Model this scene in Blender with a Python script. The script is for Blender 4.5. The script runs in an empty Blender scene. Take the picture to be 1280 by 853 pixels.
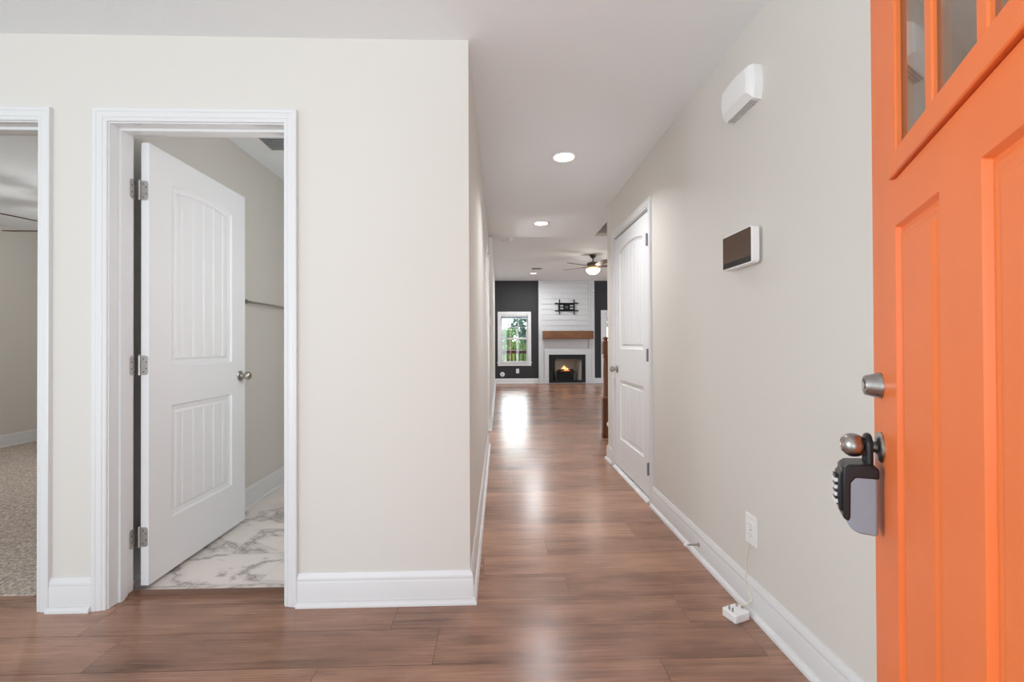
import bpy, math, random
import numpy as np
from mathutils import Vector, Matrix

# ------------------------------------------------------------------ camera
SC = bpy.context.scene
COL = SC.collection
PI = math.pi
F_PX, YAW, PITCH, ROLL, EYE = 540.0, 0.02845, 0.00648, -0.00419, 1.1141
cam_data = bpy.data.cameras.new('camera')
cam = bpy.data.objects.new('camera', cam_data)
COL.objects.link(cam)
cam_data.sensor_width = 36.0
cam_data.lens = F_PX / 1280 * 36.0
cam_data.clip_start = 0.02
c_, s_ = math.cos(YAW), math.sin(YAW)
cp, sp = math.cos(PITCH), math.sin(PITCH)
R_ = Vector((c_, -s_, 0)); F_ = Vector((s_ * cp, c_ * cp, sp)); U_ = Vector((-s_ * sp, -c_ * sp, cp))
Rr = R_ * math.cos(ROLL) + U_ * math.sin(ROLL)
Ur = U_ * math.cos(ROLL) - R_ * math.sin(ROLL)
M = Matrix((Rr, Ur, -F_)).transposed().to_4x4()
M.translation = Vector((0, 0, EYE))
cam.matrix_world = M
SC.camera = cam

# ------------------------------------------------------------------ world, exposure, lights
SC.view_settings.view_transform = 'Standard'
SC.view_settings.look = 'None'
SC.view_settings.exposure = 0.4
SC.view_settings.gamma = 1.0
SC.view_settings.use_curve_mapping = False
world = bpy.data.worlds.new('world')
SC.world = world
world.use_nodes = True
bg = world.node_tree.nodes['Background']
bg.inputs[0].default_value = (0.92, 0.97, 1.0, 1)
bg.inputs[1].default_value = 0.72
# hazy sky, with a bright patch added over the back yard for floor glare
_nt = world.node_tree
_tc = _nt.nodes.new('ShaderNodeTexCoord'); _dot = _nt.nodes.new('ShaderNodeVectorMath'); _dot.operation = 'DOT_PRODUCT'
_dot.inputs[1].default_value = Vector((0.05, 0.98, 0.19)).normalized()
_mr = _nt.nodes.new('ShaderNodeMapRange'); _mr.interpolation_type = 'SMOOTHSTEP'
_mr.inputs['From Min'].default_value = 0.90; _mr.inputs['From Max'].default_value = 0.995
_mr.inputs['To Min'].default_value = 0.72; _mr.inputs['To Max'].default_value = 8.0
_nt.links.new(_tc.outputs['Generated'], _dot.inputs[0]); _nt.links.new(_dot.outputs['Value'], _mr.inputs['Value'])
_nt.links.new(_mr.outputs[0], bg.inputs[1])
SC.cycles.max_bounces = 10
SC.cycles.diffuse_bounces = 6
SC.cycles.sample_clamp_indirect = 4.0


def lamp(name, kind, loc, energy, color=(1, 1, 1), size=0.1, size_y=None, rot=(0, 0, 0), **kw):
    d = bpy.data.lights.new(name, kind)
    d.energy = energy; d.color = color
    if kind == 'AREA':
        d.shape = 'RECTANGLE' if size_y else 'DISK'
        d.size = size
        if size_y: d.size_y = size_y
    else:
        d.shadow_soft_size = size
    for k, v in kw.items(): setattr(d, k, v)
    o = bpy.data.objects.new(name, d); COL.objects.link(o)
    o.location = loc; o.rotation_euler = rot
    return o


WARM = (1.0, 0.86, 0.68)
SOFT = (0.96, 0.98, 1.0)
# recessed ceiling lamps of the hall and the living room
HALL_LAMPS = [(0.461, 3.043), (0.461, 4.727)]
LIVING_LAMP = (0.85, 10.85)
for x, y in HALL_LAMPS:
    lamp('downlight_beam', 'AREA', (x, y, 2.425), 7.5, SOFT, 0.12, spread=math.radians(130))
lamp('downlight_beam', 'AREA', (*LIVING_LAMP, 2.875), 30, SOFT, 0.12)
# living room: added area lamp, no window there; bedroom: lamp at its unseen window
lamp('living_fill', 'AREA', (6.4, 8.6, 1.5), 145, (0.76, 0.90, 1), 6.5, 2.4, (0, PI / 2, 0))
lamp('bedroom_daylight', 'AREA', (-5.5, 3.3, 1.35), 16, (0.95, 0.98, 1), 1.6, 1.5, (0, -PI / 2, 0))
# added area lamp standing in for porch daylight, brightening the hall ceiling
lamp('porch_fill', 'AREA', (-0.6, -5.6, 0.7), 335, (0.82, 0.93, 1.0), 9.0, 3.4, (math.radians(118), 0, 0))
lamp('foyer_fill', 'AREA', (-3.6, 0.1, 1.4), 16, (0.88, 0.95, 1.0), 1.8, 1.8, (0, -PI / 2, math.radians(-4)), spread=math.radians(80))  # added lamp brightening the front door and right wall, no window known there
lamp('passage_lamp', 'POINT', (-1.1, 5.1, 1.6), 22, (0.95, 0.98, 1), 0.15)  # added to brighten the far end of the hall, no fixture behind it
lamp('sun', 'SUN', (8, 10, 12), 2.4, (1, 0.97, 0.9), 0.02, rot=Vector((1, 0.25, 1.3)).to_track_quat('Z', 'Y').to_euler())
lamp('vanity_light', 'POINT', (-0.5, 2.4, 1.5), 9.5, (0.95, 0.98, 1), 0.12)  # unseen lamp added to light the bathroom door and tiles, without a fixture

# ------------------------------------------------------------------ materials
MATS = {}


def mat(name, color, rough=0.5, metal=0.0, spec=0.5, bump=0.0, bscale=200.0, emit=None, estr=0.0, var=0.0, vscale=8.0, trans=0.0, ior=1.45, coat=0.0):
    if name in MATS: return MATS[name]
    m = bpy.data.materials.new(name); m.use_nodes = True
    nt = m.node_tree; b = nt.nodes['Principled BSDF']
    b.inputs['Base Color'].default_value = (*color, 1)
    b.inputs['Roughness'].default_value = rough
    b.inputs['Metallic'].default_value = metal
    b.inputs['Specular IOR Level'].default_value = spec
    b.inputs['IOR'].default_value = ior
    b.inputs['Coat Weight'].default_value = coat
    if trans: b.inputs['Transmission Weight'].default_value = trans
    if emit:
        b.inputs['Emission Color'].default_value = (*emit, 1)
        b.inputs['Emission Strength'].default_value = estr
    tc = nt.nodes.new('ShaderNodeTexCoord')
    n = nt.nodes.new('ShaderNodeTexNoise')
    nt.links.new(tc.outputs['Object'], n.inputs['Vector'])
    if bump:
        n.inputs['Scale'].default_value = bscale
        n.inputs['Detail'].default_value = 3
        bp = nt.nodes.new('ShaderNodeBump')
        bp.inputs['Strength'].default_value = bump
        bp.inputs['Distance'].default_value = 0.002
        nt.links.new(n.outputs['Fac'], bp.inputs['Height'])
        nt.links.new(bp.outputs['Normal'], b.inputs['Normal'])
    if var:
        n2 = nt.nodes.new('ShaderNodeTexNoise'); n2.inputs['Scale'].default_value = vscale
        n2.inputs['Detail'].default_value = 4
        nt.links.new(tc.outputs['Object'], n2.inputs['Vector'])
        r = nt.nodes.new('ShaderNodeValToRGB')
        r.color_ramp.elements[0].position = 0.3; r.color_ramp.elements[1].position = 0.7
        r.color_ramp.elements[0].color = (*[c * (1 - var) for c in color], 1)
        r.color_ramp.elements[1].color = (*[min(1, c * (1 + var)) for c in color], 1)
        nt.links.new(n2.outputs['Fac'], r.inputs['Fac'])
        nt.links.new(r.outputs['Color'], b.inputs['Base Color'])
    MATS[name] = m
    return m


def srgb(r, g, b):
    f = lambda c: (c / 255 / 12.92) if c / 255 <= 0.04045 else ((c / 255 + 0.055) / 1.055) ** 2.4
    return (f(r), f(g), f(b))


WALL = mat('greige_paint', srgb(216, 212, 206), 0.75, spec=0.3, bump=0.08, bscale=260)
CEIL = mat('ceiling_paint', srgb(240, 244, 247), 0.9, spec=0.2, bump=0.25, bscale=120)
WHITE = mat('white_gloss_trim', srgb(222, 222, 223), 0.28, spec=0.5)
DOORW = mat('white_door_paint', srgb(232, 233, 235), 0.42, spec=0.45)
CHAR = mat('charcoal_paint', srgb(58, 58, 60), 0.7, spec=0.3, bump=0.05)
NICKEL = mat('brushed_nickel', srgb(178, 172, 164), 0.3, metal=1.0)
STEEL = mat('satin_steel', srgb(170, 168, 165), 0.34, metal=1.0, var=0.12, vscale=60)
DARKM = mat('dark_bronze', srgb(92, 84, 76), 0.4, metal=0.8)
PLAST = mat('white_plastic', srgb(238, 238, 238), 0.35, bump=0.02)
BLACK = mat('black_metal', srgb(26, 26, 28), 0.5, spec=0.4)
BLKPL = mat('black_plastic', srgb(30, 31, 36), 0.32)
GREYV = mat('grey_vinyl', srgb(150, 166, 180), 0.55)
LAMP = mat('lamp_lens', (1, 0.97, 0.92), 0.5, emit=(1, 0.96, 0.9), estr=6.0)
GLASS = None


def glass_mat():
    m = bpy.data.materials.new('window_glass'); m.use_nodes = True
    nt = m.node_tree; nt.nodes.clear()
    o = nt.nodes.new('ShaderNodeOutputMaterial')
    g = nt.nodes.new('ShaderNodeBsdfGlossy'); g.inputs['Roughness'].default_value = 0.0
    t = nt.nodes.new('ShaderNodeBsdfTransparent'); t.inputs['Color'].default_value = (0.95, 0.97, 0.965, 1)
    mx = nt.nodes.new('ShaderNodeMixShader'); fr = nt.nodes.new('ShaderNodeFresnel'); ge = nt.nodes.new('ShaderNodeNewGeometry'); mr = nt.nodes.new('ShaderNodeMapRange'); mr.inputs['To Min'].default_value = 1.62; mr.inputs['To Max'].default_value = 1 / 1.62; nt.links.new(ge.outputs['Backfacing'], mr.inputs['Value']); nt.links.new(mr.outputs[0], fr.inputs['IOR'])
    nt.links.new(fr.outputs[0], mx.inputs[0]); nt.links.new(t.outputs[0], mx.inputs[1]); nt.links.new(g.outputs[0], mx.inputs[2])
    nt.links.new(mx.outputs[0], o.inputs[0])
    return m


GLASS = glass_mat()
COATED = GLASS.copy(); COATED.name = 'coated_door_glass'
for _n in COATED.node_tree.nodes:
    if _n.type == 'MAP_RANGE': _n.inputs['To Min'].default_value = 4.0; _n.inputs['To Max'].default_value = 1 / 4.0
    if _n.type == 'BSDF_TRANSPARENT': _n.inputs['Color'].default_value = (0.78, 0.90, 0.93, 1)


def wood_mat(name, dark, light, axis='X', rough=0.35, attr=None, scale=1.0, spec=0.5):
    m = bpy.data.materials.new(name); m.use_nodes = True
    nt = m.node_tree; N = nt.nodes; L = nt.links; b = N['Principled BSDF']
    tc = N.new('ShaderNodeTexCoord'); vec = tc.outputs['Object']
    add = N.new('ShaderNodeVectorMath'); add.operation = 'ADD'
    L.new(vec, add.inputs[0])
    if attr:
        at = N.new('ShaderNodeAttribute'); at.attribute_name = attr
        ml = N.new('ShaderNodeVectorMath'); ml.operation = 'SCALE'; ml.inputs[0].default_value = (37, 19, 11)
        L.new(at.outputs['Fac'], ml.inputs['Scale']); L.new(ml.outputs[0], add.inputs[1])
    mp = N.new('ShaderNodeMapping')
    sc = {'X': (1.5, 22, 22), 'Z': (22, 22, 1.5), 'Y': (22, 1.5, 22)}[axis]
    mp.inputs['Scale'].default_value = [q * scale for q in sc]
    L.new(add.outputs[0], mp.inputs['Vector'])
    n1 = N.new('ShaderNodeTexNoise'); n1.inputs['Scale'].default_value = 1.0; n1.inputs['Detail'].default_value = 8
    n1.inputs['Roughness'].default_value = 0.62; n1.inputs['Distortion'].default_value = 1.5
    L.new(mp.outputs[0], n1.inputs['Vector'])
    mp2 = N.new('ShaderNodeMapping'); mp2.inputs['Scale'].default_value = [q * scale * (0.9 if q < 2 else 6) for q in sc]
    L.new(add.outputs[0], mp2.inputs['Vector'])
    n2 = N.new('ShaderNodeTexNoise'); n2.inputs['Scale'].default_value = 2.2; n2.inputs['Detail'].default_value = 5
    L.new(mp2.outputs[0], n2.inputs['Vector'])
    mp3 = N.new('ShaderNodeMapping'); mp3.inputs['Scale'].default_value = [q * scale * (1.6 if q < 2 else 0.36) for q in sc]
    L.new(add.outputs[0], mp3.inputs['Vector'])
    n3 = N.new('ShaderNodeTexNoise'); n3.inputs['Scale'].default_value = 1.4; n3.inputs['Detail'].default_value = 3
    L.new(mp3.outputs[0], n3.inputs['Vector'])
    r = N.new('ShaderNodeValToRGB')
    r.color_ramp.elements[0].position = 0.28; r.color_ramp.elements[1].position = 0.70
    r.color_ramp.elements[0].color = (*dark, 1); r.color_ramp.elements[1].color = (*light, 1)
    m1 = N.new('ShaderNodeMath'); m1.operation = 'MULTIPLY_ADD'; m1.inputs[1].default_value = 0.40
    L.new(n1.outputs['Fac'], m1.inputs[0])
    m2 = N.new('ShaderNodeMath'); m2.operation = 'MULTIPLY_ADD'; m2.inputs[1].default_value = 0.22
    L.new(n2.outputs['Fac'], m2.inputs[0])
    m3 = N.new('ShaderNodeMath'); m3.operation = 'MULTIPLY'; m3.inputs[1].default_value = 0.38
    L.new(n3.outputs['Fac'], m3.inputs[0]); L.new(m3.outputs[0], m2.inputs[2]); L.new(m2.outputs[0], m1.inputs[2])
    out = m1.outputs[0]
    if attr:
        m4 = N.new('ShaderNodeMath'); m4.operation = 'MULTIPLY_ADD'; m4.inputs[1].default_value = 0.14; m4.inputs[2].default_value = -0.07
        L.new(at.outputs['Fac'], m4.inputs[0])
        m5 = N.new('ShaderNodeMath'); m5.operation = 'ADD'; L.new(m4.outputs[0], m5.inputs[0]); L.new(out, m5.inputs[1]); out = m5.outputs[0]
    L.new(out, r.inputs['Fac'])
    L.new(r.outputs['Color'], b.inputs['Base Color'])
    b.inputs['Roughness'].default_value = rough
    b.inputs['Specular IOR Level'].default_value = spec
    rr = N.new('ShaderNodeMath'); rr.operation = 'MULTIPLY_ADD'; rr.inputs[1].default_value = 0.12; rr.inputs[2].default_value = rough - 0.06
    L.new(n2.outputs['Fac'], rr.inputs[0]); L.new(rr.outputs[0], b.inputs['Roughness'])
    bp = N.new('ShaderNodeBump'); bp.inputs['Strength'].default_value = 0.12; bp.inputs['Distance'].default_value = 0.001
    L.new(n2.outputs['Fac'], bp.inputs['Height']); L.new(bp.outputs[0], b.inputs['Normal'])
    return m


FLOORW = wood_mat('hardwood_planks', srgb(98, 66, 50), srgb(188, 142, 116), 'X', 0.26, attr='rnd', spec=0.8)
NEWELW = wood_mat('turned_wood', srgb(70, 38, 22), srgb(128, 76, 46), 'Z', 0.35)
BEAMW = wood_mat('rustic_beam', srgb(78, 48, 28), srgb(138, 92, 58), 'X', 0.6)
REDUCE = wood_mat('reducer_strip', srgb(92, 60, 44), srgb(128, 90, 68), 'X', 0.35)
DECKW = wood_mat('deck_wood', srgb(88, 66, 54), srgb(128, 100, 84), 'X', 0.7)


def marble_mat():
    m = bpy.data.materials.new('marble_tile'); m.use_nodes = True
    nt = m.node_tree; N = nt.nodes; L = nt.links; b = N['Principled BSDF']
    tc = N.new('ShaderNodeTexCoord'); at = N.new('ShaderNodeAttribute'); at.attribute_name = 'rnd'
    ml = N.new('ShaderNodeVectorMath'); ml.operation = 'SCALE'; ml.inputs[0].default_value = (23, 17, 9)
    add = N.new('ShaderNodeVectorMath'); L.new(tc.outputs['Object'], add.inputs[0])
    L.new(at.outputs['Fac'], ml.inputs['Scale']); L.new(ml.outputs[0], add.inputs[1])
    mp = N.new('ShaderNodeMapping'); mp.inputs['Rotation'].default_value = (0, 0, 0.25); mp.inputs['Scale'].default_value = (1.0, 2.4, 1)
    L.new(add.outputs[0], mp.inputs['Vector'])
    n = N.new('ShaderNodeTexNoise'); n.inputs['Scale'].default_value = 0.85; n.inputs['Detail'].default_value = 9; n.inputs['Roughness'].default_value = 0.6; n.inputs['Distortion'].default_value = 1.0
    L.new(mp.outputs[0], n.inputs['Vector'])
    r = N.new('ShaderNodeValToRGB'); cr = r.color_ramp
    base = srgb(236, 228, 224)
    cr.elements[0].position = 0.0; cr.elements[0].color = (*base, 1)
    cr.elements[1].position = 1.0; cr.elements[1].color = (*srgb(238, 231, 227), 1)
    for p, c in ((0.455, srgb(236, 227, 222)), (0.49, srgb(196, 186, 182)), (0.5, srgb(150, 142, 142)), (0.507, srgb(202, 192, 188)), (0.55, srgb(236, 228, 223))):
        e = cr.elements.new(p); e.color = (*c, 1)
    L.new(n.outputs['Fac'], r.inputs['Fac']); L.new(r.outputs['Color'], b.inputs['Base Color'])
    b.inputs['Roughness'].default_value = 0.3
    return m


MARBLE = marble_mat()
GROUT = mat('tile_grout', srgb(228, 224, 220), 0.85)
SEAM = mat('plank_seam', srgb(48, 30, 22), 0.8)


def carpet_mat():
    m = bpy.data.materials.new('carpet_pile'); m.use_nodes = True
    nt = m.node_tree; N = nt.nodes; L = nt.links; b = N['Principled BSDF']
    tc = N.new('ShaderNodeTexCoord')
    n = N.new('ShaderNodeTexNoise'); n.inputs['Scale'].default_value = 75; n.inputs['Detail'].default_value = 4; n.inputs['Roughness'].default_value = 0.8
    L.new(tc.outputs['Object'], n.inputs['Vector'])
    r = N.new('ShaderNodeValToRGB'); r.color_ramp.elements[0].position = 0.36; r.color_ramp.elements[1].position = 0.64
    r.color_ramp.elements[0].color = (*srgb(142, 128, 118), 1); r.color_ramp.elements[1].color = (*srgb(240, 226, 214), 1)
    L.new(n.outputs['Fac'], r.inputs['Fac']); L.new(r.outputs['Color'], b.inputs['Base Color'])
    b.inputs['Roughness'].default_value = 1.0; b.inputs['Specular IOR Level'].default_value = 0.05
    bp = N.new('ShaderNodeBump'); bp.inputs['Strength'].default_value = 0.9; bp.inputs['Distance'].default_value = 0.008
    L.new(n.outputs['Fac'], bp.inputs['Height']); L.new(bp.outputs[0], b.inputs['Normal'])
    return m


CARPET = carpet_mat()
ORANGE = mat('orange_door_paint', srgb(244, 126, 66), 0.4, spec=0.3, bump=0.03, bscale=150, var=0.03, vscale=5)
SCREEN = mat('dark_glass_screen', srgb(86, 66, 54), 0.16, spec=0.5)  # brown of the reflected room is put into the base colour
SCREENB = mat('black_glass_strip', srgb(24, 22, 24), 0.12)
GRILLE = mat('dark_grille', srgb(96, 96, 98), 0.6)
SLOT = mat('shadowed_slot', srgb(172, 172, 174), 0.6)
CREAM = mat('cream_cord', srgb(226, 220, 200), 0.5)
SHIP = mat('shiplap_paint', srgb(204, 205, 207), 0.5, spec=0.4)
FIREBRICK = mat('pale_firebrick', srgb(188, 186, 180), 0.9, bump=0.4, bscale=40)
BLADE = mat('fan_blade_veneer', srgb(96, 78, 64), 0.5)
GLOBE = mat('frosted_globe', (1, 0.93, 0.8), 0.4, emit=(1, 0.9, 0.72), estr=3.5)
AMBER = mat('amber_collar', srgb(190, 150, 110), 0.35, metal=0.8)  # one even amber metal for the fan collars
LOGM = mat('charred_log', srgb(46, 30, 24), 0.9, bump=0.5, bscale=40)
FLAME = mat('flame_glow', (1, 0.6, 0.25), 0.5, emit=(1, 0.5, 0.18), estr=2.2)
EMBER = mat('ember_glow', (0.8, 0.25, 0.08), 0.6, emit=(1, 0.28, 0.06), estr=0.8)
def frosted(m, k):
    nt = m.node_tree; b = nt.nodes['Principled BSDF']; o = nt.nodes['Material Output']
    t = nt.nodes.new('ShaderNodeBsdfTransparent'); x = nt.nodes.new('ShaderNodeMixShader'); x.inputs[0].default_value = k
    nt.links.new(b.outputs[0], x.inputs[1]); nt.links.new(t.outputs[0], x.inputs[2]); nt.links.new(x.outputs[0], o.inputs[0])


frosted(GLOBE, 0.55)   # frosted glass: lets the bulb's light out
LEAF = [mat('leaf_green_%d' % i, srgb(*c), 0.7, var=0.2, vscale=3) for i, c in enumerate([(156, 200, 138), (176, 212, 124), (124, 164, 158), (168, 206, 170)])]
BARK = mat('tree_bark', srgb(92, 80, 68), 0.9, bump=0.5, bscale=20)
LAWN = mat('lawn_grass', srgb(66, 92, 50), 0.9, var=0.25, vscale=2)
CONC = mat('porch_concrete', srgb(176, 172, 166), 0.9, bump=0.2, bscale=60)

# ------------------------------------------------------------------ mesh helpers


class MB:
    def __init__(self): self.v = []; self.f = []

    def add(self, vs, fs):
        k = len(self.v); self.v += [tuple(p) for p in vs]; self.f += [tuple(i + k for i in f) for f in fs]
        return self

    def box(self, x0, x1, y0, y1, z0, z1):
        vs = [(x, y, z) for z in (z0, z1) for y in (y0, y1) for x in (x0, x1)]
        return self.add(vs, [(0, 2, 3, 1), (4, 5, 7, 6), (0, 1, 5, 4), (2, 6, 7, 3), (0, 4, 6, 2), (1, 3, 7, 5)])

    def prism(self, poly, axis, a0, a1):
        """poly: 2D points in the two other axes (in xyz order), extruded along axis"""
        n = len(poly)
        def P(p, a):
            return {'X': (a, p[0], p[1]), 'Y': (p[0], a, p[1]), 'Z': (p[0], p[1], a)}[axis]
        vs = [P(p, a0) for p in poly] + [P(p, a1) for p in poly]
        fs = [tuple(range(n)), tuple(range(2 * n - 1, n - 1, -1))] + [(i, (i + 1) % n, (i + 1) % n + n, i + n) for i in range(n)]
        return self.add(vs, fs)

    def lathe(self, prof, origin, axis=(0, 0, 1), seg=32, cap=True):
        a = Vector(axis).normalized(); t = Vector((1, 0, 0)) if abs(a.x) < 0.9 else Vector((0, 1, 0))
        u = a.cross(t).normalized(); w = a.cross(u); o = Vector(origin)
        vs = []
        for r, h in prof:
            for i in range(seg):
                q = 2 * PI * i / seg
                vs.append(o + a * h + (u * math.cos(q) + w * math.sin(q)) * r)
        fs = [(k * seg + i, k * seg + (i + 1) % seg, (k + 1) * seg + (i + 1) % seg, (k + 1) * seg + i) for k in range(len(prof) - 1) for i in range(seg)]
        if cap:
            fs.append(tuple(range(seg - 1, -1, -1))); fs.append(tuple(range((len(prof) - 1) * seg, len(prof) * seg)))
        return self.add(vs, fs)

    def tube(self, path, r, seg=10):
        pts = [Vector(p) for p in path]; n = len(pts); rs = r if isinstance(r, (list, tuple)) else [r] * n
        vs = []; prev = None
        for i, p in enumerate(pts):
            d = (pts[min(i + 1, n - 1)] - pts[max(i - 1, 0)]).normalized()
            if prev is None:
                t = Vector((0, 0, 1)) if abs(d.z) < 0.9 else Vector((1, 0, 0)); u = d.cross(t).normalized()
            else:
                u = (prev - d * prev.dot(d)).normalized()
            prev = u; w = d.cross(u)
            for k in range(seg):
                q = 2 * PI * k / seg; vs.append(p + (u * math.cos(q) + w * math.sin(q)) * rs[i])
        fs = [(i * seg + k, i * seg + (k + 1) % seg, (i + 1) * seg + (k + 1) % seg, (i + 1) * seg + k) for i in range(n - 1) for k in range(seg)]
        fs += [tuple(range(seg - 1, -1, -1)), tuple(range((n - 1) * seg, n * seg))]
        return self.add(vs, fs)

    def sweep(self, prof, path, normal, side=1):
        """profile (u, v): u along the in-plane offset (left of travel times side), v along normal; mitred corners"""
        N = Vector(normal); pts = [Vector(p) for p in path]; n = len(pts)
        offs = [N.cross((pts[i + 1] - pts[i]).normalized()) * side for i in range(n - 1)]
        vs = []
        for i, p in enumerate(pts):
            if i == 0: m = offs[0]
            elif i == n - 1: m = offs[-1]
            else:
                a, b = offs[i - 1], offs[i]; m = (a + b) / (1 + a.dot(b))
            vs += [p + m * u + N * v for u, v in prof]
        k = len(prof)
        fs = [(i * k + j, i * k + (j + 1) % k, (i + 1) * k + (j + 1) % k, (i + 1) * k + j) for i in range(n - 1) for j in range(k)]
        fs += [tuple(range(k - 1, -1, -1)), tuple(range((n - 1) * k, n * k))]
        return self.add(vs, fs)

    def build(self, name, m, parent=None, smooth=None, bevel=0.0, bseg=2, subd=0):
        org = ORIG.get(parent.name, Vector()) if parent else Vector()
        me = bpy.data.meshes.new(name)
        me.from_pydata([tuple(Vector(p) - org) for p in self.v], [], self.f)
        me.validate(); me.update()
        import bmesh
        bm = bmesh.new(); bm.from_mesh(me); bmesh.ops.recalc_face_normals(bm, faces=bm.faces); bm.to_mesh(me); bm.free()
        me.materials.append(m)
        o = bpy.data.objects.new(name, me); COL.objects.link(o)
        if parent: o.parent = parent; ORIG[o.name] = org
        if bevel:
            b = o.modifiers.new('bevel', 'BEVEL'); b.width = bevel; b.segments = bseg; b.limit_method = 'ANGLE'; b.angle_limit = math.radians(40)
        if subd:
            s = o.modifiers.new('subd', 'SUBSURF'); s.levels = subd; s.render_levels = subd
        if smooth is not None or bevel:
            me.polygons.foreach_set('use_smooth', [True] * len(me.polygons))
            me.set_sharp_from_angle(angle=math.radians(smooth if smooth is not None else 30))
        return o


ORIG = {}


def tag(o, label=None, cat=None, group=None, kind=None):
    if label: o['label'] = label
    if cat: o['category'] = cat
    if group: o['group'] = group
    if kind: o['kind'] = kind
    return o


def empty(name, loc, label=None, cat=None, group=None, kind=None, world=True):
    """an Empty at the thing's base; with world=True its parts are given in world coordinates"""
    o = bpy.data.objects.new(name, None); COL.objects.link(o)
    o.empty_display_size = 0.1
    o.location = loc
    ORIG[o.name] = Vector(loc) if world else Vector()
    return tag(o, label, cat, group, kind)


def struct(o, label=None): return tag(o, label, None, None, 'structure')


def copy_tree(o, parent=None):
    c = o.copy(); COL.objects.link(c)
    if parent: c.parent = parent
    for ch in list(o.children): copy_tree(ch, c)
    return c


# ------------------------------------------------------------------ dimensions of the place
H = 2.44            # hall ceiling
H2 = 2.89           # living room ceiling
Y1 = 1.882          # wall with the two doorways
YF = 2.002          # its far face
XL = -0.132         # hall's left wall face
XR = 1.044          # hall's right wall face
YB = 12.15          # fireplace wall
T = 0.12
DH = 2.062          # door opening height

# ------------------------------------------------------------------ floors
rng = random.Random(4)


def plank_floor():
    W, LEN, G = 0.192, 1.19, 0.0008
    rects = [(-3.1, 1.05, -0.25, 1.995), (-1.7, XL - T, 4.7, 5.6), (XL - T, 6.6, 1.995, 12.16), (1.05, 1.2, -0.25, 1.995)]
    fixed = {0: -1.43, 1: 0.757, 2: 0.307, -1: 0.56}
    vs = []; fs = []; rv = []
    for r in range(int((-0.25 - 1.515) / W) - 1, int((12.2 - 1.515) / W) + 1):
        y0 = 1.515 + r * W; y1 = y0 + W
        off = fixed.get(r, rng.random() * LEN)
        k0 = int((-3.2 - off) / LEN) - 1
        for k in range(k0, int((6.7 - off) / LEN) + 1):
            x0 = off + k * LEN; x1 = x0 + LEN; q = rng.random()
            for a, b, c, d in rects:
                xa, xb, ya, yb = max(x0 + G, a), min(x1 - G, b), max(y0 + G, c), min(y1 - G, d)
                if xb - xa < 0.004 or yb - ya < 0.004: continue
                n = len(vs); vs += [(xa, ya, 0), (xb, ya, 0), (xb, yb, 0), (xa, yb, 0)]; fs.append((n, n + 1, n + 2, n + 3)); rv.append(q)
    np_ = len(fs)
    for a, b, c, d in rects:
        n = len(vs); vs += [(a, c, -0.002), (b, c, -0.002), (b, d, -0.002), (a, d, -0.002)]; fs.append((n, n + 1, n + 2, n + 3)); rv.append(0)
        n = len(vs); vs += [(a, c, -0.15), (b, c, -0.15), (b, d, -0.15), (a, d, -0.15)]; fs.append((n + 3, n + 2, n + 1, n)); rv.append(0)
    me = bpy.data.meshes.new('floor'); me.from_pydata(vs, [], fs); me.update()
    at = me.attributes.new('rnd', 'FLOAT', 'FACE'); at.data.foreach_set('value', rv)
    me.materials.append(FLOORW); me.materials.append(SEAM)
    me.polygons.foreach_set('material_index', [0] * np_ + [1] * (len(fs) - np_))
    o = bpy.data.objects.new('floor', me); COL.objects.link(o)
    return struct(o, 'brown hardwood plank floor of the hall and living room')


plank_floor()


def tile_floor():
    vs = []; fs = []; rv = []; G = 0.0022
    a, b, c, d = -1.86, XL - T, 1.995, 4.5
    r = 0; y0 = 2.05 - 0.3
    while y0 < d:
        y1 = y0 + 0.3; x0 = -1.44 - 0.6 * 2 + (0.0 if r % 2 == 0 else 0.31)
        while x0 < b:
            x1 = x0 + 0.6
            xa, xb, ya, yb = max(x0 + G, a), min(x1 - G, b), max(y0 + G, c), min(y1 - G, d)
            if xb - xa > 0.01 and yb - ya > 0.01:
                n = len(vs); vs += [(xa, ya, 0), (xb, ya, 0), (xb, yb, 0), (xa, yb, 0)]; fs.append((n, n + 1, n + 2, n + 3)); rv.append(rng.random())
            x0 += 0.6
        y0 += 0.3; r += 1
    np_ = len(fs)
    n = len(vs); vs += [(a, c, -0.0015), (b, c, -0.0015), (b, d, -0.0015), (a, d, -0.0015)]; fs.append((n, n + 1, n + 2, n + 3)); rv.append(0)
    me = bpy.data.meshes.new('floor_bathroom'); me.from_pydata(vs, [], fs); me.update()
    at = me.attributes.new('rnd', 'FLOAT', 'FACE'); at.data.foreach_set('value', rv)
    me.materials.append(MARBLE); me.materials.append(GROUT)
    me.polygons.foreach_set('material_index', [0] * np_ + [1])
    o = bpy.data.objects.new('floor_bathroom', me); COL.objects.link(o)
    return struct(o, 'pale veined marble tile floor of the bathroom')


tile_floor()
m = MB()
m.box(-5.6, -1.86, 1.995, 5.75, -0.05, 0.004)
struct(m.build('floor_bedroom', CARPET), 'beige speckled carpet floor of the bedroom')
struct(MB().box(-3.2, 3.2, -4.0, -0.25, -0.3, -0.12).build('floor_porch', CONC), 'concrete porch floor')

# ------------------------------------------------------------------ ceilings
m = MB(); m.box(-5.7, 1.173, 0.05, 5.36, H, H + 0.12); m.box(-5.7, XL - T, 5.36, 5.8, H, H + 0.12); m.box(1.173, 3.2, 0.05, 4.149, H, H + 0.12)
struct(m.build('ceiling', CEIL), 'white ceiling of the hall')
struct(MB().box(XL - T, 6.6, 5.24, YB + 0.12, H2, H2 + 0.12).build('ceiling_living', CEIL), 'higher white ceiling of the living room')

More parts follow.
